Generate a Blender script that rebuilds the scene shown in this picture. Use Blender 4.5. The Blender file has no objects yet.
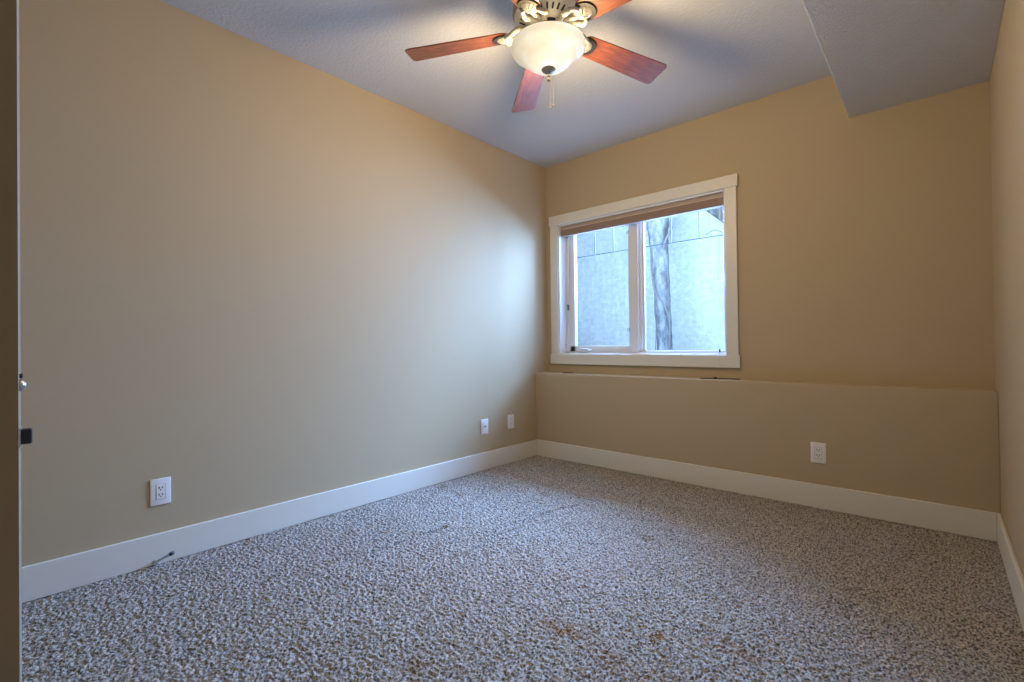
import bpy, bmesh, math, random
import numpy as np
from mathutils import Vector, Matrix
random.seed(7)
np.random.seed(7)
scn = bpy.context.scene
COL = scn.collection
R = math.radians
PI = math.pi

# ------------------------------------------------------------------ camera
CAM = Vector((2.65, 0.0, 0.975))
YAW, PITCH, ROLL = R(41.88), R(0.416), R(-0.679)
F = Vector((-math.sin(YAW) * math.cos(PITCH), math.cos(YAW) * math.cos(PITCH), math.sin(PITCH)))
RT = Vector((math.cos(YAW), math.sin(YAW), 0))
UP = RT.cross(F)
RT, UP = RT * math.cos(ROLL) + UP * math.sin(ROLL), UP * math.cos(ROLL) - RT * math.sin(ROLL)
cd = bpy.data.cameras.new('camera')
cd.sensor_width = 36.0
cd.lens = 475.1 * 36 / 1024
cd.clip_start = 0.02
cam = bpy.data.objects.new('camera', cd)
COL.objects.link(cam)
cam.matrix_world = Matrix(((RT.x, UP.x, -F.x, CAM.x), (RT.y, UP.y, -F.y, CAM.y), (RT.z, UP.z, -F.z, CAM.z), (0, 0, 0, 1)))
scn.camera = cam

# ------------------------------------------------------------------ view, sky and daylight
scn.view_settings.view_transform = 'Standard'
scn.view_settings.look = 'None'
scn.view_settings.gamma = 1.0
scn.view_settings.use_curve_mapping = False
scn.view_settings.exposure = 0.1
scn.cycles.use_denoising = True
scn.cycles.max_bounces = 10
scn.cycles.diffuse_bounces = 6
scn.cycles.transparent_max_bounces = 12
scn.cycles.sample_clamp_indirect = 6.0

world = bpy.data.worlds.new('overcast_sky')
scn.world = world
world.use_nodes = True
bg = world.node_tree.nodes['Background']
bg.inputs['Color'].default_value = (0.62, 0.83, 1.0, 1)
bg.inputs['Strength'].default_value = 0.55


def area_light(name, loc, size, rot, power, col):
    l = bpy.data.lights.new(name, 'AREA')
    l.shape = 'RECTANGLE'
    l.size, l.size_y = size
    l.energy = power
    l.color = col
    o = bpy.data.objects.new(name, l)
    o.location = loc
    o.rotation_euler = rot
    COL.objects.link(o)
    return o


# overcast daylight arriving at the window from the light well
area_light('window_daylight', (0.95, 4.26, 2.18), (2.4, 1.5), (R(-70), 0, 0), 920.0, (0.255, 0.50, 1.0))

# ------------------------------------------------------------------ helpers


def link(o):
    COL.objects.link(o)
    return o


def tag(o, label=None, cat=None, group=None, kind=None):
    for k, v in (('label', label), ('category', cat), ('group', group), ('kind', kind)):
        if v:
            o[k] = v
    return o


def empty(name, loc, label, cat, group=None, rz=0.0):
    o = bpy.data.objects.new(name, None)
    o.empty_display_size = 0.05
    o.location = loc
    o.rotation_euler = (0, 0, rz)
    link(o)
    return tag(o, label, cat, group)


def obj(name, bm, mat, parent=None, smooth=False, angle=None):
    me = bpy.data.meshes.new(name)
    bm.normal_update()
    bm.to_mesh(me)
    bm.free()
    if mat:
        me.materials.append(mat)
    if smooth:
        for p in me.polygons:
            p.use_smooth = True
        if angle:
            me.set_sharp_from_angle(angle=R(angle))
    o = bpy.data.objects.new(name, me)
    link(o)
    if parent:
        o.parent = parent
    return o


def struct(name, bm, mat, parent=None, **k):
    o = obj(name, bm, mat, parent, **k)
    if parent is None:
        o['kind'] = 'structure'
    return o


def add_box(bm, lo, hi, bevel=0.0, seg=2, mtx=None):
    t = bmesh.new()
    x0, y0, z0 = lo
    x1, y1, z1 = hi
    vs = [t.verts.new(c) for c in ((x0, y0, z0), (x1, y0, z0), (x1, y1, z0), (x0, y1, z0), (x0, y0, z1), (x1, y0, z1), (x1, y1, z1), (x0, y1, z1))]
    for f in ((0, 3, 2, 1), (4, 5, 6, 7), (0, 1, 5, 4), (1, 2, 6, 5), (2, 3, 7, 6), (3, 0, 4, 7)):
        t.faces.new([vs[i] for i in f])
    if bevel:
        bmesh.ops.bevel(t, geom=list(t.edges), offset=bevel, segments=seg, profile=0.5, affect='EDGES')
    if mtx is not None:
        bmesh.ops.transform(t, matrix=mtx, verts=t.verts)
    me = bpy.data.meshes.new('tmp')
    t.to_mesh(me)
    t.free()
    bm.from_mesh(me)
    bpy.data.meshes.remove(me)
    return bm


def box(lo, hi, bevel=0.0, seg=2, mtx=None):
    return add_box(bmesh.new(), lo, hi, bevel, seg, mtx)


def add_lathe(bm, prof, n=48, center=(0, 0, 0), cap=True):
    """prof: list of (r, z) revolved about the vertical axis through center."""
    cx, cy, cz = center
    rings = []
    for r, z in prof:
        if r < 1e-6:
            rings.append([bm.verts.new((cx, cy, cz + z))])
        else:
            rings.append([bm.verts.new((cx + r * math.cos(2 * PI * i / n), cy + r * math.sin(2 * PI * i / n), cz + z)) for i in range(n)])
    for a, b in zip(rings, rings[1:]):
        for i in range(n):
            j = (i + 1) % n
            if len(a) == 1 and len(b) == 1:
                continue
            if len(a) == 1:
                bm.faces.new((a[0], b[i], b[j]))
            elif len(b) == 1:
                bm.faces.new((a[i], b[0], a[j]))
            else:
                bm.faces.new((a[i], b[i], b[j], a[j]))
    if cap:
        for ring in (rings[0], rings[-1]):
            if len(ring) > 1:
                bm.faces.new(ring)
    bmesh.ops.recalc_face_normals(bm, faces=bm.faces)
    return bm


def add_tube(bm, pts, rad, n=10, cap=True):
    """A round bar through pts; rad is one radius or one per point."""
    pts = [Vector(p) for p in pts]
    if not hasattr(rad, '__len__'):
        rad = [rad] * len(pts)
    rad = [float(r) for r in rad]
    up = Vector((0.13, 0.21, 0.97))
    rings = []
    for i, p in enumerate(pts):
        d = (pts[min(i + 1, len(pts) - 1)] - pts[max(i - 1, 0)]).normalized()
        a = d.cross(up)
        if a.length < 1e-3:
            a = d.cross(Vector((1, 0, 0)))
        a.normalize()
        b = d.cross(a)
        rings.append([bm.verts.new(p + rad[i] * (a * math.cos(2 * PI * k / n) + b * math.sin(2 * PI * k / n))) for k in range(n)])
    for a, b in zip(rings, rings[1:]):
        for k in range(n):
            j = (k + 1) % n
            bm.faces.new((a[k], a[j], b[j], b[k]))
    if cap:
        bm.faces.new(rings[0])
        bm.faces.new(rings[-1])
    bmesh.ops.recalc_face_normals(bm, faces=bm.faces)
    return bm


def spline(pts, n=8):
    """Catmull-Rom through pts."""
    P = [Vector(p) for p in pts]
    P = [P[0] * 2 - P[1]] + P + [P[-1] * 2 - P[-2]]
    out = []
    for i in range(1, len(P) - 2):
        for k in range(n):
            t = k / n
            a, b, c, d = P[i - 1:i + 3]
            out.append(0.5 * ((2 * b) + (c - a) * t + (2 * a - 5 * b + 4 * c - d) * t * t + (3 * b - a - 3 * c + d) * t ** 3))
    out.append(P[-2])
    return out


# ------------------------------------------------------------------ materials


def mat(name, col, rough=0.6, metal=0.0, spec=0.5, coat=0.0, coat_rough=0.1):
    m = bpy.data.materials.new(name)
    m.use_nodes = True
    b = m.node_tree.nodes['Principled BSDF']
    b.inputs['Base Color'].default_value = (*col, 1)
    b.inputs['Roughness'].default_value = rough
    b.inputs['Metallic'].default_value = metal
    b.inputs['Specular IOR Level'].default_value = spec
    b.inputs['Coat Weight'].default_value = coat
    b.inputs['Coat Roughness'].default_value = coat_rough
    return m


def nodes(m):
    nt = m.node_tree
    return nt, nt.nodes['Principled BSDF']


def noise_node(nt, scale, detail=2.0, rough=0.5, src='Object', stretch=None):
    tc = nt.nodes.new('ShaderNodeTexCoord')
    n = nt.nodes.new('ShaderNodeTexNoise')
    n.inputs['Scale'].default_value = scale
    n.inputs['Detail'].default_value = detail
    n.inputs['Roughness'].default_value = rough
    if stretch:
        mp = nt.nodes.new('ShaderNodeMapping')
        mp.inputs['Scale'].default_value = stretch
        nt.links.new(tc.outputs[src], mp.inputs['Vector'])
        nt.links.new(mp.outputs['Vector'], n.inputs['Vector'])
    else:
        nt.links.new(tc.outputs[src], n.inputs['Vector'])
    return n


def ramp(nt, src, stops):
    r = nt.nodes.new('ShaderNodeValToRGB')
    while len(r.color_ramp.elements) < len(stops):
        r.color_ramp.elements.new(0.5)
    for e, (p, c) in zip(r.color_ramp.elements, stops):
        e.position = p
        e.color = (*c, 1)
    nt.links.new(src, r.inputs['Fac'])
    return r


def bump(m, scale, strength, dist=0.002, detail=2.0, stops=None):
    nt, b = nodes(m)
    n = noise_node(nt, scale, detail)
    h = n.outputs['Fac']
    if stops:
        h = ramp(nt, h, stops).outputs['Color']
    bp = nt.nodes.new('ShaderNodeBump')
    bp.inputs['Strength'].default_value = strength
    bp.inputs['Distance'].default_value = dist
    nt.links.new(h, bp.inputs['Height'])
    nt.links.new(bp.outputs['Normal'], b.inputs['Normal'])
    return m


M = {}
M['wall'] = bump(mat('tan_wall_paint', (0.48, 0.383, 0.25), 0.75, spec=0.2), 160, 0.12, 0.001)
M['ceiling'] = bump(mat('ceiling_texture_paint', (0.585, 0.595, 0.625), 0.9, spec=0.1), 60, 0.3, 0.003, 3,
                    [(0.42, (0, 0, 0)), (0.56, (1, 1, 1))])
M['soffit'] = bump(mat('soffit_texture_paint', (0.66, 0.645, 0.62), 0.9, spec=0.1), 95, 0.75, 0.004, 3,
                    [(0.40, (0, 0, 0)), (0.58, (1, 1, 1))])
M['trim'] = mat('white_trim_paint', (0.72, 0.69, 0.62), 0.4)
M['vinyl'] = mat('white_vinyl', (0.74, 0.74, 0.74), 0.35)
M['outer_vinyl'] = mat('toned_down_outer_vinyl', (0.26, 0.28, 0.30), 0.6)  # frame vinyl darkened in colour to offset the strong daylight on it
M['plate'] = mat('white_outlet_plastic', (0.80, 0.79, 0.77), 0.35)
M['slot'] = mat('dark_slot', (0.02, 0.02, 0.02), 0.6)
M['door'] = mat('brown_door_paint', (0.40, 0.28, 0.15), 0.45)
M['door_edge'] = mat('door_edge_paint', (0.34, 0.28, 0.20), 0.5)
M['steel'] = mat('brushed_steel', (0.62, 0.62, 0.60), 0.3, metal=1.0)
M['dark_metal'] = mat('dark_bronze', (0.05, 0.055, 0.07), 0.4, metal=0.6)
M['pewter'] = bump(mat('antique_pewter', (0.50, 0.455, 0.37), 0.5, metal=0.1), 60, 0.1, 0.001)
M['pewter_dark'] = mat('dark_patina_and_shade', (0.03, 0.025, 0.02), 0.5, metal=0.4)
M['pewter_mid'] = mat('grey_patina', (0.36, 0.32, 0.25), 0.5, metal=0.15)
M['finial'] = mat('pewter_finial', (0.42, 0.38, 0.31), 0.5)
M['chain'] = mat('grey_chain', (0.035, 0.035, 0.035), 0.7)
M['muntin'] = mat('pewter_grille', (0.025, 0.03, 0.04), 0.5)
M['cord'] = mat('dark_cord', (0.05, 0.035, 0.025), 0.7)
M['white_cord'] = mat('white_cord', (0.6, 0.58, 0.55), 0.7)
M['rubber'] = mat('grey_rubber', (0.10, 0.10, 0.11), 0.7)
M['twig'] = mat('twig_bark', (0.20, 0.18, 0.18), 0.9)
M['dim_ground'] = bump(mat('darkened_ground', (0.25, 0.25, 0.25), 0.9), 6, 0.5, 0.05)  # unseen ground, darkened so less light bounces onto the concrete
M['siding'] = mat('white_fence_paint', (0.50, 0.54, 0.60), 0.7)

# taupe cellular blind fabric with fine pleats
m = M['blind'] = mat('taupe_blind_fabric', (0.37, 0.265, 0.215), 0.85, spec=0.2)
M['blind_rail'] = mat('taupe_blind_rail', (0.42, 0.32, 0.26), 0.6)
M['blind_bottom'] = mat('pale_blind_rail', (0.62, 0.54, 0.46), 0.5)

# reddish cherry fan blades with a satin lacquer
m = M['blade'] = mat('cherry_blade', (0.25, 0.07, 0.02), 0.45, spec=0.4, coat=0.38, coat_rough=0.22)
nt, b = nodes(m)
n = noise_node(nt, 9, 4, 0.6, stretch=(1.2, 14, 14))
r_ = ramp(nt, n.outputs['Fac'], [(0.3, (0.07, 0.018, 0.007)), (0.55, (0.19, 0.052, 0.016)), (0.75, (0.28, 0.09, 0.03))])
nt.links.new(r_.outputs['Color'], b.inputs['Base Color'])

# lit alabaster glass of the fan's bowl: cream at the rim, whiter nearer the bulbs
m = M['bowl'] = bpy.data.materials.new('lit_alabaster_glass')
m.use_nodes = True
nt = m.node_tree
b = nt.nodes['Principled BSDF']
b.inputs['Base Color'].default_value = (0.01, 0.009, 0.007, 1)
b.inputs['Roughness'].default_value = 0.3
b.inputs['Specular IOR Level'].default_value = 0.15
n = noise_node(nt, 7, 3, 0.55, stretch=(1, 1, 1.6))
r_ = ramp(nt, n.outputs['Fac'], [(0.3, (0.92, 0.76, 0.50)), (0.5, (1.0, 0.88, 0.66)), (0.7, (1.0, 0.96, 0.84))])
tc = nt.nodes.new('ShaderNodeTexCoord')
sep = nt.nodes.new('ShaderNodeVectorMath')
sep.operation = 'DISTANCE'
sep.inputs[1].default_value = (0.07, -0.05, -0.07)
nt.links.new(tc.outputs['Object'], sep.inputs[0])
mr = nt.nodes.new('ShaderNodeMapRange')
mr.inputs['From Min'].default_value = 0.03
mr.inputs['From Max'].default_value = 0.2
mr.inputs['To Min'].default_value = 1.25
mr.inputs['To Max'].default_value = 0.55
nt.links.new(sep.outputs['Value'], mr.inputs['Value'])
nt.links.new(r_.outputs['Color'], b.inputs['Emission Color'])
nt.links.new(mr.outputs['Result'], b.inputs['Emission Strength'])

# frieze carpet: grey-beige twisted yarn, speckled; worn tan stains come from a mesh attribute
m = M['carpet'] = mat('frieze_carpet', (0.4, 0.35, 0.32), 0.95, spec=0.1)
nt, b = nodes(m)
n1 = noise_node(nt, 150, 1, 0.5)
r1 = ramp(nt, n1.outputs['Fac'], [(0.36, (0.105, 0.098, 0.092)), (0.46, (0.285, 0.262, 0.238)), (0.55, (0.425, 0.388, 0.348)), (0.68, (0.57, 0.515, 0.465))])
at = nt.nodes.new('ShaderNodeAttribute')
at.attribute_name = 'stain'
mx = nt.nodes.new('ShaderNodeMix')
mx.data_type = 'RGBA'
mx.blend_type = 'MULTIPLY'
nt.links.new(at.outputs['Fac'], mx.inputs['Factor'])
nt.links.new(r1.outputs['Color'], mx.inputs['A'])
mx.inputs['B'].default_value = (0.75, 0.52, 0.30, 1)
nt.links.new(mx.outputs['Result'], b.inputs['Base Color'])
n2 = noise_node(nt, 260, 2, 0.6)
bp = nt.nodes.new('ShaderNodeBump')
bp.inputs['Strength'].default_value = 0.7
bp.inputs['Distance'].default_value = 0.004
nt.links.new(n2.outputs['Fac'], bp.inputs['Height'])
nt.links.new(bp.outputs['Normal'], b.inputs['Normal'])

# concrete of the light well: pale, mottled with faint form-board lines and streaks
m = M['concrete'] = mat('well_concrete', (0.6, 0.6, 0.6), 0.9, spec=0.2)
nt, b = nodes(m)
n1 = noise_node(nt, 16, 6, 0.75)
r1 = ramp(nt, n1.outputs['Fac'], [(0.34, (0.53, 0.55, 0.57)), (0.5, (0.66, 0.675, 0.685)), (0.66, (0.77, 0.775, 0.78))])
n2 = noise_node(nt, 4, 5, 0.7, stretch=(1.0, 1, 14))
r2 = ramp(nt, n2.outputs['Fac'], [(0.35, (0.90, 0.91, 0.92)), (0.6, (1, 1, 1))])
n3 = noise_node(nt, 3, 4, 0.6, stretch=(5, 1, 0.5))
r3 = ramp(nt, n3.outputs['Fac'], [(0.35, (0.86, 0.87, 0.89)), (0.65, (1, 1, 1))])
ma = nt.nodes.new('ShaderNodeMix')
ma.data_type = 'RGBA'
ma.blend_type = 'MULTIPLY'
ma.inputs['Factor'].default_value = 1
nt.links.new(r1.outputs['Color'], ma.inputs['A'])
nt.links.new(r2.outputs['Color'], ma.inputs['B'])
mb = nt.nodes.new('ShaderNodeMix')
mb.data_type = 'RGBA'
mb.blend_type = 'MULTIPLY'
mb.inputs['Factor'].default_value = 1
nt.links.new(ma.outputs['Result'], mb.inputs['A'])
nt.links.new(r3.outputs['Color'], mb.inputs['B'])
nt.links.new(mb.outputs['Result'], b.inputs['Base Color'])

# tree bark
m = M['bark'] = mat('grey_bark', (0.2, 0.19, 0.19), 0.95, spec=0.1)
nt, b = nodes(m)
n1 = noise_node(nt, 14, 5, 0.7, stretch=(1, 1, 0.35))
r1 = ramp(nt, n1.outputs['Fac'], [(0.35, (0.10, 0.10, 0.11)), (0.5, (0.24, 0.235, 0.24)), (0.68, (0.42, 0.42, 0.43))])
nt.links.new(r1.outputs['Color'], b.inputs['Base Color'])
bp = nt.nodes.new('ShaderNodeBump')
bp.inputs['Distance'].default_value = 0.02
nt.links.new(n1.outputs['Fac'], bp.inputs['Height'])
nt.links.new(bp.outputs['Normal'], b.inputs['Normal'])

# thin window glass: clear with a fresnel sheen
m = M['glass'] = bpy.data.materials.new('window_glass')
m.use_nodes = True
nt = m.node_tree
for nd in list(nt.nodes):
    if nd.type != 'OUTPUT_MATERIAL':
        nt.nodes.remove(nd)
out = [nd for nd in nt.nodes if nd.type == 'OUTPUT_MATERIAL'][0]
tr = nt.nodes.new('ShaderNodeBsdfTransparent')
tr.inputs['Color'].default_value = (0.97, 0.985, 0.99, 1)
gl = nt.nodes.new('ShaderNodeBsdfGlossy')
gl.inputs['Roughness'].default_value = 0.02
fr = nt.nodes.new('ShaderNodeFresnel')
fr.inputs['IOR'].default_value = 1.3
ms = nt.nodes.new('ShaderNodeMixShader')
nt.links.new(fr.outputs['Fac'], ms.inputs['Fac'])
nt.links.new(tr.outputs['BSDF'], ms.inputs[1])
nt.links.new(gl.outputs['BSDF'], ms.inputs[2])
nt.links.new(ms.outputs['Shader'], out.inputs['Surface'])

# ------------------------------------------------------------------ room shell
XR, YB, YL, YN, H = 2.863, 3.437, 3.261, -0.72, 2.581
ZL, XS, ZS = 0.721, 2.275, 2.292
WX0, WX1, WZ0, WZ1 = 0.140, 1.565, 0.885, 2.028       # window opening
YW = 3.64                                              # outer face of the window wall
DX0, DX1, DZ = 1.575, 2.36, 2.05                       # doorway in the near wall
T = 0.12

struct('wall_left', box((-T, YN - T, -0.05), (0, YW, H)), M['wall'])
struct('wall_right', box((XR, YN - T, -0.05), (XR + T, YW, H)), M['wall'])
bm = bmesh.new()
add_box(bm, (0, YB, -0.05), (WX0, YW, H))
add_box(bm, (WX1, YB, -0.05), (XR, YW, H))
add_box(bm, (WX0, YB, -0.05), (WX1, YW, WZ0))
add_box(bm, (WX0, YB, WZ1), (WX1, YW, H))
struct('wall_back', bm, M['wall'])
# the lower part of the back wall stands forward and makes a shallow ledge
struct('wall_ledge', box((0, YL, -0.05), (XR, YB, ZL), 0.004), M['wall'])
bm = bmesh.new()
add_box(bm, (0, YN - T, -0.05), (DX0, YN, H))
add_box(bm, (DX1, YN - T, -0.05), (XR, YN, H))
add_box(bm, (DX0, YN - T, DZ), (DX1, YN, H))
struct('wall_near', bm, M['wall'])
struct('ceiling', box((-T, YN - T, H), (XR + T, YW, H + 0.1)), M['ceiling'])
struct('ceiling_soffit', box((XS, YN, ZS), (XR, YB, H), 0.004), M['soffit'])

# hall beyond the doorway, behind the camera
bm = bmesh.new()
hx0, hx1, hy0, hy1 = 0.9, XR, -2.0, YN - T
add_box(bm, (hx0 - T, hy0, -0.05), (hx0, hy1, H))
add_box(bm, (hx1, hy0, -0.05), (hx1 + T, hy1, H))
add_box(bm, (hx0 - T, hy0 - T, -0.05), (hx1 + T, hy0, H))
struct('wall_hall', bm, M['wall'])
struct('ceiling_hall', box((hx0, hy0, H), (hx1, hy1, H + 0.1)), M['ceiling'])
struct('floor_hall', box((hx0, hy0, -0.06), (hx1, YN + 0.0, -0.01)), M['carpet'])

# door casing of the near doorway
bm = bmesh.new()
add_box(bm, (DX0 - 0.085, YN, 0), (DX0 - 0.02, YN + 0.016, DZ + 0.02), 0.003)
add_box(bm, (DX1, YN, 0), (DX1 + 0.085, YN + 0.016, DZ + 0.02), 0.003)
add_box(bm, (DX0 - 0.085, YN, DZ + 0.02), (DX1 + 0.085, YN + 0.016, DZ + 0.105), 0.003)
struct('trim_1', bm, M['trim'])


# ------------------------------------------------------------------ carpet (grid of tufts with seams and furniture dents)
def blur(a, s):
    k = np.exp(-0.5 * (np.arange(-int(3 * s) - 1, int(3 * s) + 2) / s) ** 2)
    k /= k.sum()
    a = np.apply_along_axis(lambda v: np.convolve(v, k, 'same'), 0, a)
    return np.apply_along_axis(lambda v: np.convolve(v, k, 'same'), 1, a)


def seg_dist(X, Y, a, b):
    ax, ay = a
    bx, by = b
    L = (bx - ax) ** 2 + (by - ay) ** 2
    t = np.clip(((X - ax) * (bx - ax) + (Y - ay) * (by - ay)) / L, 0, 1)
    return np.hypot(X - ax - t * (bx - ax), Y - ay - t * (by - ay))


STEP = 0.0038
nx, ny = int(XR / STEP) + 1, int((YL - YN) / STEP) + 1
xs, ys = np.linspace(0, XR, nx), np.linspace(YN, YL, ny)
X, Y = np.meshgrid(xs, ys)
a1 = blur(np.random.randn(ny, nx), 0.85)
a1 = a1 - blur(a1, 2.2)
a1 /= a1.std()
a2 = blur(np.random.randn(ny, nx), 3.0)
a2 /= a2.std()
sm = np.random.randn(ny // 8 + 8, nx // 8 + 8)
a3 = blur(sm, 3.0)
a3 /= a3.std()
a3 = np.repeat(np.repeat(a3, 8, 0), 8, 1)[:ny, :nx]
a3 = blur(a3, 5)
Z = 0.0042 * np.tanh(a1 * 0.9) + 0.0004 * a2 + 0.0016 * a3
# seams in the pile and dents left by furniture feet
wob = 0.012 * a3
for a, b_, w, dpt in (((0.64, 0.90), (0.65, 1.66), 0.009, 0.030), ((0.955, 1.44), (1.005, 2.42), 0.009, 0.024),
                      ((0.365, 2.30), (0.425, 2.67), 0.009, 0.028), ((0.07, 1.9), (0.22, 2.1), 0.02, 0.006)):
    Z -= dpt * np.exp(-(np.abs(seg_dist(X + wob, Y, a, b_)) / w) ** 2)
for x, y in ((0.62, 2.60), (0.72, 2.42), (0.93, 2.56), (0.30, 2.06), (1.55, 2.2), (0.07, 2.1), (0.05, 0.86)):
    Z -= 0.016 * np.exp(-(np.hypot(X - x, (Y - y)) / 0.035) ** 2)
Z = np.minimum(Z - 0.002, 0.012)
stain = np.zeros_like(X)
for x, y, s in ((1.66, 1.33, .05), (1.72, 1.31, .06), (1.87, 1.27, .05), (2.0, 1.27, .06), (2.06, 1.30, .05), (1.95, 1.5, .04),
                (1.26, 0.42, .05), (1.30, 0.50, .04), (1.5, 0.9, .04), (2.2, 1.6, .05)):
    stain += 0.7 * np.exp(-(np.hypot(X - x + wob * 2, Y - y + wob) / s) ** 2)
stain = np.clip(stain * (0.6 + 0.4 * a2), 0, 1)
me = bpy.data.meshes.new('floor')
nv = nx * ny
me.vertices.add(nv)
me.vertices.foreach_set('co', np.stack([X, Y, Z], -1).astype(np.float32).ravel())
idx = np.arange(nv).reshape(ny, nx)
q = np.stack([idx[:-1, :-1], idx[:-1, 1:], idx[1:, 1:], idx[1:, :-1]], -1).reshape(-1, 4)
nf = len(q)
me.loops.add(nf * 4)
me.loops.foreach_set('vertex_index', q.astype(np.int32).ravel())
me.polygons.add(nf)
me.polygons.foreach_set('loop_start', np.arange(0, nf * 4, 4, dtype=np.int32))
me.polygons.foreach_set('use_smooth', np.ones(nf, dtype=bool))
at = me.attributes.new('stain', 'FLOAT', 'POINT')
at.data.foreach_set('value', stain.astype(np.float32).ravel())
me.update()
me.validate()
me.materials.append(M['carpet'])
tag(link(bpy.data.objects.new('floor', me)), kind='structure')

# ------------------------------------------------------------------ baseboards
BH, BT = 0.138, 0.015


def base_prof(lo, hi):
    return box(lo, hi, 0.004, 2)


struct('baseboard_left', base_prof((0, YN, 0), (BT, YL, BH)), M['trim'])
struct('baseboard_back', base_prof((BT, YL - BT, 0), (XR - BT, YL, BH)), M['trim'])
struct('baseboard_right', base_prof((XR - BT, YN, 0), (XR, YL, BH)), M['trim'])
struct('baseboard_near', base_prof((BT, YN, 0), (DX0 - 0.09, YN + BT, BH)), M['trim'])

# ------------------------------------------------------------------ window
win = bpy.data.objects.new('window_1', None)
win.location = (0.85, YB, WZ0)
link(win)
tag(win, kind='structure')
WOFF = Matrix.Translation((-0.85, -YB, -WZ0))


def wpart(name, bm, material, parent=win, **k):
    if parent is win:
        bmesh.ops.transform(bm, matrix=WOFF, verts=bm.verts)
    else:
        bmesh.ops.transform(bm, matrix=WOFF, verts=bm.verts)
    return obj(name, bm, material, parent, **k)


# casing on the wall: head and sill boards run a little past the two side boards
wpart('casing_head', box((0.052, YB - 0.024, WZ1 + 0.006), (1.653, YB, 2.117), 0.003), M['trim'])
wpart('casing_side', box((0.060, YB - 0.019, WZ0), (WX0 - 0.004, YB, WZ1 + 0.006), 0.003), M['trim'])
wpart('casing_side', box((WX1 + 0.002, YB - 0.019, WZ0), (1.643, YB, WZ1 + 0.006), 0.003), M['trim'])
wpart('casing_sill', box((0.054, YB - 0.024, 0.797), (1.653, YB, WZ0), 0.003), M['trim'])
# reveal lining of the opening
YF = YB + 0.105                                        # room face of the vinyl frame
bm = bmesh.new()
add_box(bm, (WX0 - 0.004, YB - 0.004, WZ0), (WX0 + 0.010, YF, WZ1))
add_box(bm, (WX1 - 0.008, YB - 0.004, WZ0), (WX1 + 0.006, YF, WZ1))
add_box(bm, (WX0, YB - 0.004, WZ0 - 0.004), (WX1, YF, WZ0 + 0.006))
add_box(bm, (WX0, YB - 0.004, WZ1 - 0.008), (WX1, YF, WZ1 + 0.006))
wpart('reveal', bm, M['vinyl'])
# fixed vinyl frame with the mullion
bm = bmesh.new()
YO = YW - 0.005
YG = YF + 0.040
add_box(bm, (WX0 + 0.008, YF - 0.012, WZ0), (WX0 + 0.042, YG, WZ1), 0.003)
add_box(bm, (WX1 - 0.040, YF - 0.012, WZ0), (WX1 - 0.006, YG, WZ1), 0.003)
add_box(bm, (WX0, YF - 0.012, WZ0), (WX1, YG, WZ0 + 0.020), 0.003)
add_box(bm, (WX0, YF - 0.012, WZ1 - 0.02), (WX1, YG, WZ1), 0.003)
wpart('window_frame', bm, M['vinyl'])
bm = bmesh.new()
add_box(bm, (WX0 + 0.008, YG + 0.001, WZ0), (WX0 + 0.042, YO, WZ1), 0.003)
add_box(bm, (WX1 - 0.040, YG + 0.001, WZ0), (WX1 - 0.006, YO, WZ1), 0.003)
add_box(bm, (WX0, YG + 0.001, WZ0), (WX1, YO, WZ0 + 0.020), 0.003)
add_box(bm, (WX0, YG + 0.001, WZ1 - 0.02), (WX1, YO, WZ1), 0.003)
wpart('outer_frame', bm, M['outer_vinyl'])
wpart('mullion', box((0.776, YF - 0.012, WZ0 + 0.018), (0.856, YO, WZ1 - 0.04), 0.004), M['vinyl'])
# left casement sash
SX0, SX1, SZ0, SZ1 = WX0 + 0.042, 0.776, WZ0 + 0.020, WZ1 - 0.02
sw = 0.052
bm = bmesh.new()
ya, yb = YF, YG + 0.003
add_box(bm, (SX0, ya, SZ0), (SX0 + sw, yb, SZ1), 0.004)
add_box(bm, (SX1 - 0.012, ya, SZ0), (SX1, yb, SZ1), 0.003)
add_box(bm, (SX0, ya, SZ0), (SX1, yb, SZ0 + 0.050), 0.004)
add_box(bm, (SX0, ya, SZ1 - 0.045), (SX1, yb, SZ1), 0.004)
wpart('sash', bm, M['vinyl'])
# right fixed light: narrow stops around the glass
GX0, GX1 = 0.856, WX1 - 0.040
bm = bmesh.new()
add_box(bm, (GX0, YF + 0.006, SZ0), (GX0 + 0.020, yb, SZ1), 0.003)
add_box(bm, (GX0 + 0.018, YF + 0.020, SZ0), (GX0 + 0.040, yb, SZ1), 0.003)
add_box(bm, (GX1 - 0.012, YF + 0.006, SZ0), (GX1, yb, SZ1), 0.003)
add_box(bm, (GX0, YF + 0.006, SZ0), (GX1, yb, SZ0 + 0.010), 0.003)
add_box(bm, (GX0, YF + 0.006, SZ1 - 0.03), (GX1, yb, SZ1), 0.003)
wpart('glazing_stop', bm, M['vinyl'])
YG = YF + 0.040
# panes and the grille bars between the glass
for nm, x0, x1, z0, z1, vx in (('pane', SX0 + sw - 0.004, SX1 - 0.010, SZ0 + 0.046, SZ1 - 0.036, (0.418, 0.602)),
                               ('pane', GX0 + 0.036, GX1 - 0.010, SZ0 + 0.008, SZ1 - 0.026, (1.108, 1.328))):
    g = wpart(nm, box((x0, YG, z0), (x1, YG + 0.004, z1)), M['glass'])
    bm = bmesh.new()
    zh = 1.752
    yc = YG + 0.010
    add_box(bm, (x0, yc, zh - 0.0035), (x1, yc + 0.006, zh + 0.0035))
    for v in vx:
        add_box(bm, (v - 0.0035, yc, zh), (v + 0.0035, yc + 0.006, z1))
    wpart('grille', bm, M['muntin'])
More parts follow.
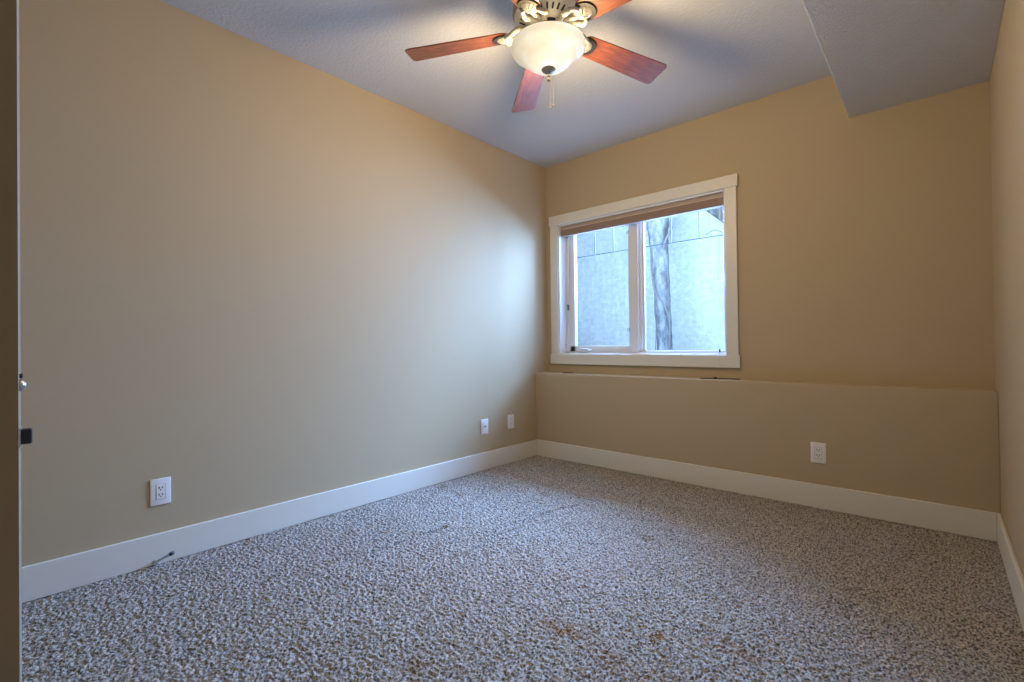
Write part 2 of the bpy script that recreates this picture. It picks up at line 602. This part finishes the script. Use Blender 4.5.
# dark spacer line at the left sash and right light
# crank handle, sash locks and screen hooks
bm = bmesh.new()
hx = 0.345
add_box(bm, (hx - 0.045, YF - 0.030, SZ0 + 0.000), (hx + 0.045, YF + 0.004, SZ0 + 0.022), 0.007, 3)
add_tube(bm, spline([(hx - 0.035, YF - 0.03, SZ0 + 0.02), (hx, YF - 0.036, SZ0 + 0.026), (hx + 0.05, YF - 0.034, SZ0 + 0.018), (hx + 0.075, YF - 0.032, SZ0 + 0.012)]), 0.006, 8)
wpart('crank_handle', bm, M['vinyl'], smooth=True, angle=40)
for z in (1.30,):
    bm = bmesh.new()
    add_box(bm, (WX0 + 0.030, YF - 0.026, z - 0.025), (WX0 + 0.042, YF - 0.010, z + 0.025), 0.003)
    add_tube(bm, [(WX0 + 0.036, YF - 0.024, z), (WX0 + 0.038, YF - 0.034, z + 0.018), (WX0 + 0.038, YF - 0.036, z + 0.03)], 0.004, 8)
    wpart('sash_lock', bm, M['rubber'], smooth=True, angle=40)
wpart('screw_cap', add_lathe(bmesh.new(), [(0.005, -0.002), (0.006, 0.0), (0.004, 0.003), (0, 0.003)], 14, (WX0 + 0.012, YF - 0.03, 0.965)), M['rubber'])
for z in (1.085, 1.885):
    bm = bmesh.new()
    pts = [(0.766 + 0.011 * math.cos(t), YF - 0.006, z + 0.013 * math.sin(t)) for t in np.linspace(R(30), R(330), 14)]
    add_tube(bm, pts, 0.0026, 8)
    add_box(bm, (0.772, YF - 0.012, z - 0.012), (0.781, YF, z + 0.012), 0.002)
    wpart('screen_hook', bm, M['rubber'], smooth=True, angle=40)

# cellular blind pulled right up under the head of the opening
bl = empty('window_blind', (0.85, YB + 0.042, WZ1 - 0.008), 'taupe cellular blind raised into a narrow stack at the top of the window', 'blind')
BO = Matrix.Translation((-0.85, -(YB + 0.042), -(WZ1 - 0.008)))
x0, x1 = WX0 + 0.012, WX1 - 0.012
bm = box((x0, YB + 0.018, WZ1 - 0.034), (x1, YB + 0.068, WZ1 - 0.008), 0.004)
bmesh.ops.transform(bm, matrix=BO, verts=bm.verts)
obj('headrail', bm, M['blind_rail'], bl)
bm = bmesh.new()
zt = WZ1 - 0.040
for k in range(7):
    add_box(bm, (x0 + 0.003, YB + 0.010 + 0.002 * (k % 2), zt - 0.0068 * (k + 1)), (x1 - 0.003, YB + 0.074 - 0.002 * (k % 2), zt - 0.0068 * k - 0.0006), 0.0024, 2)
bmesh.ops.transform(bm, matrix=BO, verts=bm.verts)
obj('cellular_stack', bm, M['blind'], bl)
bm = box((x0 + 0.002, YB + 0.012, WZ1 - 0.0405), (x1 - 0.002, YB + 0.070, WZ1 - 0.034), 0.002)
bmesh.ops.transform(bm, matrix=BO, verts=bm.verts)
obj('top_strip', bm, M['blind_bottom'], bl)
bm = box((x0 + 0.003, YB + 0.014, zt - 0.058), (x1 - 0.003, YB + 0.070, zt - 0.0478), 0.003)
bmesh.ops.transform(bm, matrix=BO, verts=bm.verts)
obj('bottom_rail', bm, M['blind'], bl)
bm = bmesh.new()
cx = 1.527
add_tube(bm, spline([(cx + 0.004, YB + 0.008, zt), (cx + 0.003, YB - 0.028, 1.7), (cx, YB - 0.034, 1.3), (cx - 0.002, YB - 0.032, 0.95), (cx - 0.004, YB - 0.030, 0.80)]), 0.0011, 6)
bmesh.ops.transform(bm, matrix=BO, verts=bm.verts)
pc = obj('pull_cord', bm, M['white_cord'], bl)
bm = add_lathe(bmesh.new(), [(0.002, 0.022), (0.005, 0.014), (0.0065, 0.004), (0.005, 0), (0, 0)], 14, (cx - 0.002, YB - 0.032, 0.905))
bmesh.ops.transform(bm, matrix=BO, verts=bm.verts)
obj('tassel', bm, M['cord'], pc, smooth=True, angle=50)

# dark cord ends left lying on the ledge
bm = bmesh.new()
add_tube(bm, spline([(1.415, 3.335, ZL + 0.004), (1.47, 3.350, ZL + 0.004), (1.53, 3.372, ZL + 0.004), (1.60, 3.368, ZL + 0.0045), (1.668, 3.362, ZL + 0.005)]), 0.0035, 8)
c = obj('cord', bm, M['cord'])
tag(c, 'thin dark cord lying on the wall ledge below the right end of the window', 'cord')
bm = add_lathe(bmesh.new(), [(0, 0.0165), (0.006, 0.015), (0.008, 0.008), (0.007, 0.001), (0, 0.0005)], 16)
bmesh.ops.transform(bm, matrix=Matrix.Translation((1.512, 3.35, ZL)) @ Matrix.Diagonal((1.6, 1, 1, 1)), verts=bm.verts)
t_ = obj('cord_stop', bm, M['cord'], c, smooth=True)
bm = bmesh.new()
add_tube(bm, spline([(0.19, 3.405, ZL + 0.003), (0.25, 3.412, ZL + 0.003), (0.30, 3.404, ZL + 0.003)]), 0.003, 8)
tag(obj('cord', bm, M['cord']), 'short dark cord scrap on the wall ledge near the left corner of the room', 'cord')

# ------------------------------------------------------------------ outlets and wall plates


def duplex(loc, rz, label, group=None):
    """White screwless plate with a rectangular duplex receptacle; built facing -Y."""
    o = empty('wall_outlet', loc, label, 'outlet', group, rz)
    w, h = 0.039, 0.060
    bm = bmesh.new()
    add_box(bm, (-w, -0.0065, -h), (w, 0, h), 0.003, 3)
    obj('cover_plate', bm, M['plate'], o, smooth=True, angle=35)
    r_ = obj('receptacle', box((-0.0168, -0.0082, -0.0335), (0.0168, -0.004, 0.0335), 0.0012), M['plate'], o)
    for s in (0.0165, -0.0150):
        bm = bmesh.new()
        for dx, hh in ((-0.0065, 0.0045), (0.0065, 0.0036)):
            add_box(bm, (dx - 0.0019, -0.0087, s + 0.003 - hh), (dx + 0.0019, -0.008, s + 0.003 + hh))
        add_tube(bm, [(0, -0.0087, s - 0.0075), (0, -0.0078, s - 0.0075)], 0.0028, 12)
        sl = obj('socket', bm, M['slot'], r_)
    # thin joint around the receptacle
    bm = bmesh.new()
    for x in (-0.0176, 0.0176):
        add_box(bm, (x - 0.0005, -0.0069, -0.0343), (x + 0.0005, -0.0062, 0.0343))
    for z in (-0.0341, 0.0341):
        add_box(bm, (-0.0176, -0.0069, z - 0.0005), (0.0176, -0.0062, z + 0.0005))
    obj('plate_joint', bm, M['rubber'], o)
    return o


duplex((0, 0.541, 0.324), R(90), 'white duplex outlet on the left wall above the spring door stop')
duplex((2.121, YL, 0.321), 0, 'white duplex outlet on the low back wall beneath and right of the window')


def jack(loc, rz, label, kind):
    o = empty('wall_plate', loc, label, 'wall plate', None, rz)
    w, h = 0.039, 0.058
    obj('cover_plate', box((-w, -0.0065, -h), (w, 0, h), 0.003, 3), M['plate'], o, smooth=True, angle=35)
    if kind == 'jack':
        bm = bmesh.new()
        bm = add_lathe(bm, [(0.0075, 0), (0.0075, 0.006), (0.0048, 0.006), (0.0048, 0.010), (0, 0.010)], 18)
        bmesh.ops.transform(bm, matrix=Matrix.Rotation(R(90), 4, 'X'), verts=bm.verts)
        bmesh.ops.transform(bm, matrix=Matrix.Translation((0, -0.006, 0)), verts=bm.verts)
        obj('jack_socket', bm, M['steel'], o, smooth=True, angle=35)
    else:
        obj('receptacle', box((-0.0168, -0.0082, -0.0335), (0.0168, -0.004, 0.0335), 0.0012), M['plate'], o)
        for s in (0.0165, -0.0150):
            bm = bmesh.new()
            for dx in (-0.0065, 0.0065):
                add_box(bm, (dx - 0.0012, -0.0087, s - 0.001), (dx + 0.0012, -0.008, s + 0.007))
            obj('socket', bm, M['rubber'], o)
    return o


jack((0, 2.620, 0.337), R(90), 'white wall plate with a small centre socket on the left wall, further from the corner', 'jack')
jack((0, 2.926, 0.336), R(90), 'plain white wall plate on the left wall, last one before the back corner', 'duplex')

# ------------------------------------------------------------------ spring door stop on the left baseboard
ds = empty('door_stop', (BT, 0.516, 0.014), 'small grey spring door stop fixed low on the left baseboard, below the near outlet', 'door stop')
ax = Vector((0.066, 0.048, 0.042))
u = ax.normalized()
L = ax.length
rot = Vector((0, 0, 1)).rotation_difference(u).to_matrix().to_4x4()
bm = add_lathe(bmesh.new(), [(0.012, 0), (0.012, 0.004), (0.007, 0.008), (0, 0.008)], 18)
bmesh.ops.transform(bm, matrix=Matrix.Rotation(R(90), 4, 'Y'), verts=bm.verts)
obj('base', bm, M['steel'], ds, smooth=True, angle=40)
bm = bmesh.new()
pts = [(0.0052 * math.cos(t), 0.0052 * math.sin(t), 0.004 + (L - 0.01) * t / (2 * PI * 18)) for t in np.linspace(0, 2 * PI * 18, 18 * 10)]
add_tube(bm, pts, 0.0013, 5)
bmesh.ops.transform(bm, matrix=rot, verts=bm.verts)
obj('spring', bm, M['steel'], ds, smooth=True)
bm = add_lathe(bmesh.new(), [(0.006, L - 0.008), (0.0085, L - 0.006), (0.0085, L + 0.008), (0.006, L + 0.011), (0, L + 0.011)], 18)
bmesh.ops.transform(bm, matrix=rot, verts=bm.verts)
obj('rubber_tip', bm, M['rubber'], ds, smooth=True, angle=40)

# ------------------------------------------------------------------ open door at the left edge of the view
ANG = R(84)
ud = Vector((math.cos(ANG), math.sin(ANG), 0))
nd_ = Vector((-math.sin(ANG), math.cos(ANG), 0))
W = 0.76
hinge = Vector((1.7095, 0.033, 0)) - ud * W
door = bpy.data.objects.new('door_1', None)
door.location = (hinge.x, hinge.y, 0.012)
door.rotation_euler = (0, 0, ANG)
link(door)
tag(door, kind='structure')
# local: +X runs from the hinge to the free edge, +Y is the hidden far face
bm = box((0, 0, 0), (W - 0.0012, 0.035, 2.02), 0.0)
obj('door_leaf', bm, M['door'], door)
obj('edge_strip', box((W - 0.0012, 0.0, 0), (W, 0.035, 2.02)), M['door_edge'], door)
zb = 0.8535 - 0.012
obj('latch_plate', box((W, 0.006, zb - 0.014), (W + 0.0015, 0.030, zb + 0.014), 0.0005), M['steel'], door)
bm = bmesh.new()
add_box(bm, (W, 0.011, zb - 0.010), (W + 0.0125, 0.025, zb + 0.011), 0.002, 2)
obj('latch_bolt', bm, M['dark_metal'], door)
zc = 0.926 - 0.012
bm = add_lathe(bmesh.new(), [(0.0085, 0), (0.0085, 0.0015), (0.0065, 0.004), (0.0040, 0.0062), (0, 0.0068)], 20)
bmesh.ops.transform(bm, matrix=Matrix.Translation((W, 0.018, zc)) @ Matrix.Rotation(R(90), 4, 'Y'), verts=bm.verts)
obj('ball_catch', bm, M['steel'], door, smooth=True, angle=50)
bm = bmesh.new()
add_tube(bm, [(W, 0.018, zc + 0.013), (W + 0.003, 0.018, zc + 0.013), (W + 0.0035, 0.018, zc + 0.013)], [0.0035, 0.0035, 0.001], 12)
obj('screw', bm, M['dark_metal'], door)
for z in (0.25, 1.0, 1.78):
    bm = bmesh.new()
    add_tube(bm, [(-0.006, 0.04, z - 0.045), (-0.006, 0.04, z + 0.045)], 0.006, 12)
    add_box(bm, (-0.006, 0.0345, z - 0.044), (0.03, 0.0365, z + 0.044))
    obj('hinge', bm, M['steel'], door)
# lever handles set back from the free edge
bm = bmesh.new()
for s, y0 in ((-1, 0.0), (1, 0.035)):
    xk = W - 0.062
    add_tube(bm, [(xk, y0, zb), (xk, y0 + s * 0.010, zb)], 0.026, 24)
    add_tube(bm, spline([(xk, y0, zb), (xk, y0 + s * 0.04, zb), (xk - 0.02, y0 + s * 0.048, zb), (xk - 0.10, y0 + s * 0.046, zb)]), 0.008, 10)
obj('door_handle', bm, M['dark_metal'], door, smooth=True, angle=40)

# ------------------------------------------------------------------ ceiling fan with light
FC = Vector((1.357, 1.711, 2.35))
fan = empty('ceiling_fan', FC, 'five-blade ceiling fan with reddish wooden blades, pewter motor and a lit bowl light', 'ceiling fan')
HT = H - FC.z
# motor housing close under the ceiling
obj('motor_housing', add_lathe(bmesh.new(), [(0.10, HT), (0.105, HT - 0.02), (0.085, HT - 0.04), (0.09, HT - 0.055), (0.150, HT - 0.075), (0.160, HT - 0.10),
                                             (0.160, HT - 0.118), (0.150, HT - 0.128)], 64), M['pewter_mid'], fan, smooth=True, angle=35)
z1 = HT - 0.128                                        # 0.103 above the blades
M['vent'] = mat('brightened_pewter', (0.85, 0.80, 0.70), 0.5)  # pewter lightened in colour to offset shade from the flywheel and irons
vr = obj('vent_ring', add_lathe(bmesh.new(), [(0.150, z1), (0.152, z1 - 0.006), (0.128, z1 - 0.024), (0.088, z1 - 0.040), (0.080, z1 - 0.046), (0.064, z1 - 0.046)], 64), M['vent'], fan, smooth=True, angle=35)
bm = bmesh.new()
for k in range(30):
    a = 2 * PI * (k + 0.5) / 30
    mt = Matrix.Rotation(a, 4, 'Z') @ Matrix.Translation((0.115, 0, z1 - 0.0290)) @ Matrix.Rotation(R(-23), 4, 'Y')
    add_box(bm, (-0.013, -0.0042, -0.003), (0.015, 0.0042, 0.003), 0.002, 1, mtx=mt)
s_ = obj('vent_slots', bm, M['pewter_dark'], vr)
tag(s_, 'dark radial slots of the motor')
obj('flywheel', add_lathe(bmesh.new(), [(0.064, z1 - 0.03), (0.068, z1 - 0.05), (0.066, z1 - 0.056), (0.05, z1 - 0.062), (0.04, z1 - 0.062)], 48), M['pewter_dark'], fan, smooth=True, angle=35)
obj('switch_housing', add_lathe(bmesh.new(), [(0.044, z1 - 0.06), (0.046, z1 - 0.075), (0.044, z1 - 0.10), (0.06, -0.012), (0.080, -0.020), (0.080, -0.028), (0.06, -0.030)], 48), M['pewter_mid'], fan, smooth=True, angle=35)

# five blades on scrolled irons: the first is built, the other four are copies
BA = R(-3.4)
TILT = R(-12)


def blade_outline(n=8):
    r0, r1, w0, w1 = 0.180, 0.662, 0.056, 0.071
    pts = []
    rc0, rc1 = 0.030, 0.022
    for cx_, cy_, rr, a0 in ((r0 + rc0, -(w0 - rc0), rc0, 180), (r1 - rc1, -(w1 - rc1), rc1, 270), (r1 - rc1, w1 - rc1, rc1, 0), (r0 + rc0, w0 - rc0, rc0, 90)):
        for k in range(n + 1):
            a = R(a0 + 90 * k / n)
            pts.append((cx_ + rr * math.cos(a), cy_ + rr * math.sin(a)))
    return pts


DROOP = Matrix.Translation((0, 0, 0.042)) @ Matrix.Rotation(R(3.65), 4, 'Y')
TM = DROOP @ Matrix.Rotation(TILT, 4, 'X')
bm = bmesh.new()
vs = [bm.verts.new((x, y, -0.003)) for x, y in blade_outline()]
f = bm.faces.new(vs)
ext = bmesh.ops.extrude_face_region(bm, geom=[f])
bmesh.ops.translate(bm, vec=(0, 0, 0.006), verts=[v for v in ext['geom'] if isinstance(v, bmesh.types.BMVert)])
bmesh.ops.recalc_face_normals(bm, faces=bm.faces)
bmesh.ops.bevel(bm, geom=[e for e in bm.edges if len(e.link_faces) == 2 and e.calc_face_angle(0) > 1.0], offset=0.0015, segments=1, affect='EDGES')
bmesh.ops.transform(bm, matrix=TM, verts=bm.verts)
blade0 = obj('blade', bm, M['blade'], fan)
# iron: two scrolled arms from the motor to a shell-shaped medallion under the blade root
zi = z1 - 0.050
bm = bmesh.new()
for s in (-1, 1):
    add_tube(bm, spline([(0.060, s * 0.012, zi), (0.090, s * 0.020, zi - 0.012), (0.118, s * 0.036, 0.038), (0.140, s * 0.046, 0.028), (0.165, s * 0.046, 0.021 - s * 0.009), (0.195, s * 0.034, 0.017 - s * 0.007)], 6),
             [0.011] * 6 + [0.0125] * 6 + [0.013] * 6 + [0.012] * 6 + [0.010] * 6 + [0.008], 10)
add_tube(bm, spline([(0.064, 0, zi), (0.11, 0, 0.040), (0.145, 0, 0.026), (0.19, 0, 0.018)], 6), 0.010, 10)
iron0 = obj('blade_iron', bm, M['pewter'], fan, smooth=True, angle=50)
bm = bmesh.new()
NR, NA = 6, 40
rim = []
cen = (0.198, 0.0)
top = None
for i in range(NR + 1):
    t = i / NR
    ring = []
    for k in range(NA):
        a = 2 * PI * k / NA
        fl = 1 + 0.06 * t * math.cos(8 * a)
        ring.append(bm.verts.new((cen[0] + 0.040 * t * math.cos(a), cen[1] + 0.036 * t * math.sin(a), -0.007 - 0.016 * (1 - t ** 2) * fl - 0.0022 * t * (1 - t) * 4 * math.cos(10 * a))))
    rim.append(ring)
for A_, B_ in zip(rim, rim[1:]):
    for k in range(NA):
        j = (k + 1) % NA
        bm.faces.new((A_[k], A_[j], B_[j], B_[k]))
bmesh.ops.remove_doubles(bm, verts=bm.verts, dist=1e-5)
bmesh.ops.recalc_face_normals(bm, faces=bm.faces)
bmesh.ops.transform(bm, matrix=TM, verts=bm.verts)
med0 = obj('medallion', bm, M['pewter'], iron0, smooth=True)
bm = add_lathe(bmesh.new(), [(0.0, -0.0095), (0.049, -0.0090), (0.052, -0.006), (0.050, -0.003)], 40)
bmesh.ops.transform(bm, matrix=TM @ Matrix.Translation((0.204, 0, 0)) @ Matrix.Diagonal((1.02, 0.93, 1, 1)), verts=bm.verts)
bez0 = obj('medallion_shadow_rim', bm, M['pewter_dark'], iron0, smooth=True, angle=40)  # dark rim set outward, its colour standing in for the medallion's shadow crescent
blade0.rotation_euler = (0, 0, BA)
iron0.rotation_euler = (0, 0, BA)
for k in range(1, 5):
    b2 = blade0.copy()
    COL.objects.link(b2)
    b2.parent = fan
    b2.rotation_euler = (0, 0, BA + k * R(72))
    i2 = iron0.copy()
    COL.objects.link(i2)
    i2.parent = fan
    i2.rotation_euler = (0, 0, BA + k * R(72))
    for src in (med0, bez0):
        c2 = src.copy()
        COL.objects.link(c2)
        c2.parent = i2

# bowl light
bowl_prof = [(0.160, -0.026), (0.166, -0.028), (0.1685, -0.034), (0.1682, -0.044), (0.164, -0.053), (0.153, -0.060), (0.138, -0.0645), (0.127, -0.070), (0.120, -0.079),
             (0.112, -0.091), (0.099, -0.106), (0.079, -0.120), (0.054, -0.130), (0.028, -0.135), (0.0, -0.137)]
inner = [(r * 0.965, z + 0.004) for r, z in reversed(bowl_prof)]
bm = add_lathe(bmesh.new(), bowl_prof + inner, 72, cap=False)
bm.verts.ensure_lookup_table()
bo = obj('light_bowl', bm, M['bowl'], fan, smooth=True)
tag(bo, 'lit cream alabaster glass bowl')
fi = obj('finial', add_lathe(bmesh.new(), [(0.0, -0.132), (0.030, -0.1335), (0.032, -0.137), (0.026, -0.145), (0.014, -0.152), (0.007, -0.156), (0, -0.156)], 32), M['finial'], fan, smooth=True, angle=45)
obj('finial_tip', add_lathe(bmesh.new(), [(0, -0.155), (0.0055, -0.156), (0.0055, -0.163), (0.009, -0.167), (0.0055, -0.171), (0.0055, -0.175), (0.0085, -0.180), (0.0085, -0.184),
                                          (0.004, -0.189), (0, -0.190)], 24), M['chain'], fi, smooth=True, angle=45)
away = Vector((-0.60, 0.80, 0))
side = Vector((0.80, 0.60, 0))
for off, ln in ((0.008, -0.222), (0.022, -0.212)):
    p = away * 0.19 + side * off
    q_ = away * 0.06 + side * off
    bm = bmesh.new()
    add_tube(bm, spline([(q_.x, q_.y, 0.02), (p.x * 0.9, p.y * 0.9, 0.012), (p.x, p.y, -0.02), (p.x, p.y, ln)]), 0.0011, 6)
    add_lathe(bm, [(0, ln + 0.016), (0.003, ln + 0.012), (0.004, ln + 0.004), (0, ln)], 12, (p.x, p.y, 0))
    obj('pull_chain', bm, M['chain'], fan, smooth=True, angle=50)
# the lamp of the bowl
for nm, z, rad, pw in (('fan_lamp', -0.125, 0.125, 76), ('fan_bulb', -0.05, 0.03, 2.8)):
    ld = bpy.data.lights.new(nm, 'POINT')
    ld.energy = pw
    ld.color = (1.0, 0.73, 0.39)
    ld.shadow_soft_size = rad
    lo = bpy.data.objects.new(nm, ld)
    lo.location = (0, 0, z)
    lo.parent = fan
    link(lo)

# ------------------------------------------------------------------ outside: light well, tree, fence
struct('ground_outside', box((-6, YW, 0.60), (6, 12, 0.72), 0), M['dim_ground'])
bm = bmesh.new()
prof = [(-5, 0.6), (-5, 3.15), (-0.1, 3.15), (0.66, 2.51), (0.92, 2.27), (1.5, 1.85), (5, 1.85), (5, 0.6)]
fr_ = [bm.verts.new((x, 5.44, z)) for x, z in prof]
bk_ = [bm.verts.new((x, 5.70, z)) for x, z in prof]
bm.faces.new(fr_)
bm.faces.new(bk_[::-1])
for i in range(len(prof)):
    j = (i + 1) % len(prof)
    bm.faces.new((fr_[j], fr_[i], bk_[i], bk_[j]))
bmesh.ops.recalc_face_normals(bm, faces=bm.faces)
struct('retaining_wall', bm, M['concrete'])

fe = empty('board_fence', (2.0, 7.6, 0.72), 'white upright board fence standing beyond the sloped top of the concrete wall', 'fence')
bm = bmesh.new()
for k in range(40):
    x = -3.5 + k * 0.13
    add_box(bm, (x, 0, 0), (x + 0.085, 0.02, 2.75 + 0.06 * (k % 3)), 0.004)
obj('fence_boards', bm, M['siding'], fe)
bm = bmesh.new()
for z in (0.4, 1.4, 2.5):
    add_box(bm, (-3.5, 0.02, z), (1.65, 0.06, z + 0.09), 0.004)
obj('fence_rail', bm, M['siding'], fe)

tree = empty('tree', (0.40, 4.94, 0.72), 'grey barked leafless tree trunk standing outside the right window pane', 'tree')
tp = [(0.060, 0, -0.03), (0.045, 0, 0.19), (0.036, 0, 0.45), (0.025, 0, 0.785), (0.012, 0, 1.0), (-0.001, 0, 1.213), (-0.012, 0, 1.40), (-0.016, 0, 1.57), (-0.03, 0.02, 2.1), (-0.02, 0.03, 2.8)]
P_ = spline(tp, 6)
rads = np.interp([p.z for p in P_], [0, 0.19, 0.785, 1.2, 1.45, 1.6, 2.8], [0.095, 0.080, 0.083, 0.093, 0.108, 0.122, 0.11])
bm = add_tube(bmesh.new(), P_, list(rads), 24)
for v in bm.verts:
    n_ = math.sin(v.co.z * 31 + v.co.x * 40) * 0.002 + random.uniform(-0.002, 0.002)
    v.co.x += n_
    v.co.y += n_ * 0.7
obj('trunk', bm, M['bark'], tree, smooth=True)
bm = add_tube(bmesh.new(), spline([(0.05, -0.04, 1.22), (0.106, -0.07, 1.356), (0.178, -0.08, 1.464), (0.162, -0.08, 1.552), (0.22, -0.05, 2.3)]), [0.016] * 8 + [0.013] * 8 + [0.011] * 8 + [0.009] * 8 + [0.008], 8)
obj('branch', bm, M['twig'], tree, smooth=True)
bm = bmesh.new()
add_tube(bm, spline([(-0.075, -0.04, 1.30), (-0.044, -0.11, 1.064), (-0.011, -0.11, 0.816), (0.078, -0.10, 0.671), (0.139, -0.08, 0.462), (0.13, -0.07, 0.25), (0.12, -0.07, 0.0)]), 0.009, 8)
add_tube(bm, spline([(-0.011, -0.11, 0.816), (-0.015, -0.11, 0.6), (0.0, -0.11, 0.4), (-0.02, -0.11, 0.0)]), 0.006, 8)
obj('vine', bm, M['twig'], tree, smooth=True)

sap = empty('sapling', (1.13, 4.86, 0.72), 'thin curved pale sapling outside at the right edge of the window', 'tree')
bm = bmesh.new()
add_tube(bm, spline([(0.16, 0, 0), (0.10, 0, 0.6), (0.075, 0, 0.95), (0.055, 0, 1.15), (0.0, 0, 1.3), (0.03, 0.02, 1.6), (0.0, 0, 2.2)]), [0.02] * 20 + [0.014] * 20 + [0.01] * 9, 10)
obj('stem', bm, M['siding'], sap, smooth=True)
bm = bmesh.new()
for a, b_, c_ in (((0.03, 0, 1.28), (-0.10, -0.02, 1.36), (-0.2, -0.02, 1.33)), ((0.02, 0, 1.45), (0.12, 0, 1.6), (0.15, 0, 1.8)), ((0.01, 0, 1.5), (-0.08, 0, 1.7), (-0.1, 0, 1.95))):
    add_tube(bm, spline([a, b_, c_]), 0.006, 6)
obj('twig', bm, M['twig'], sap, smooth=True)
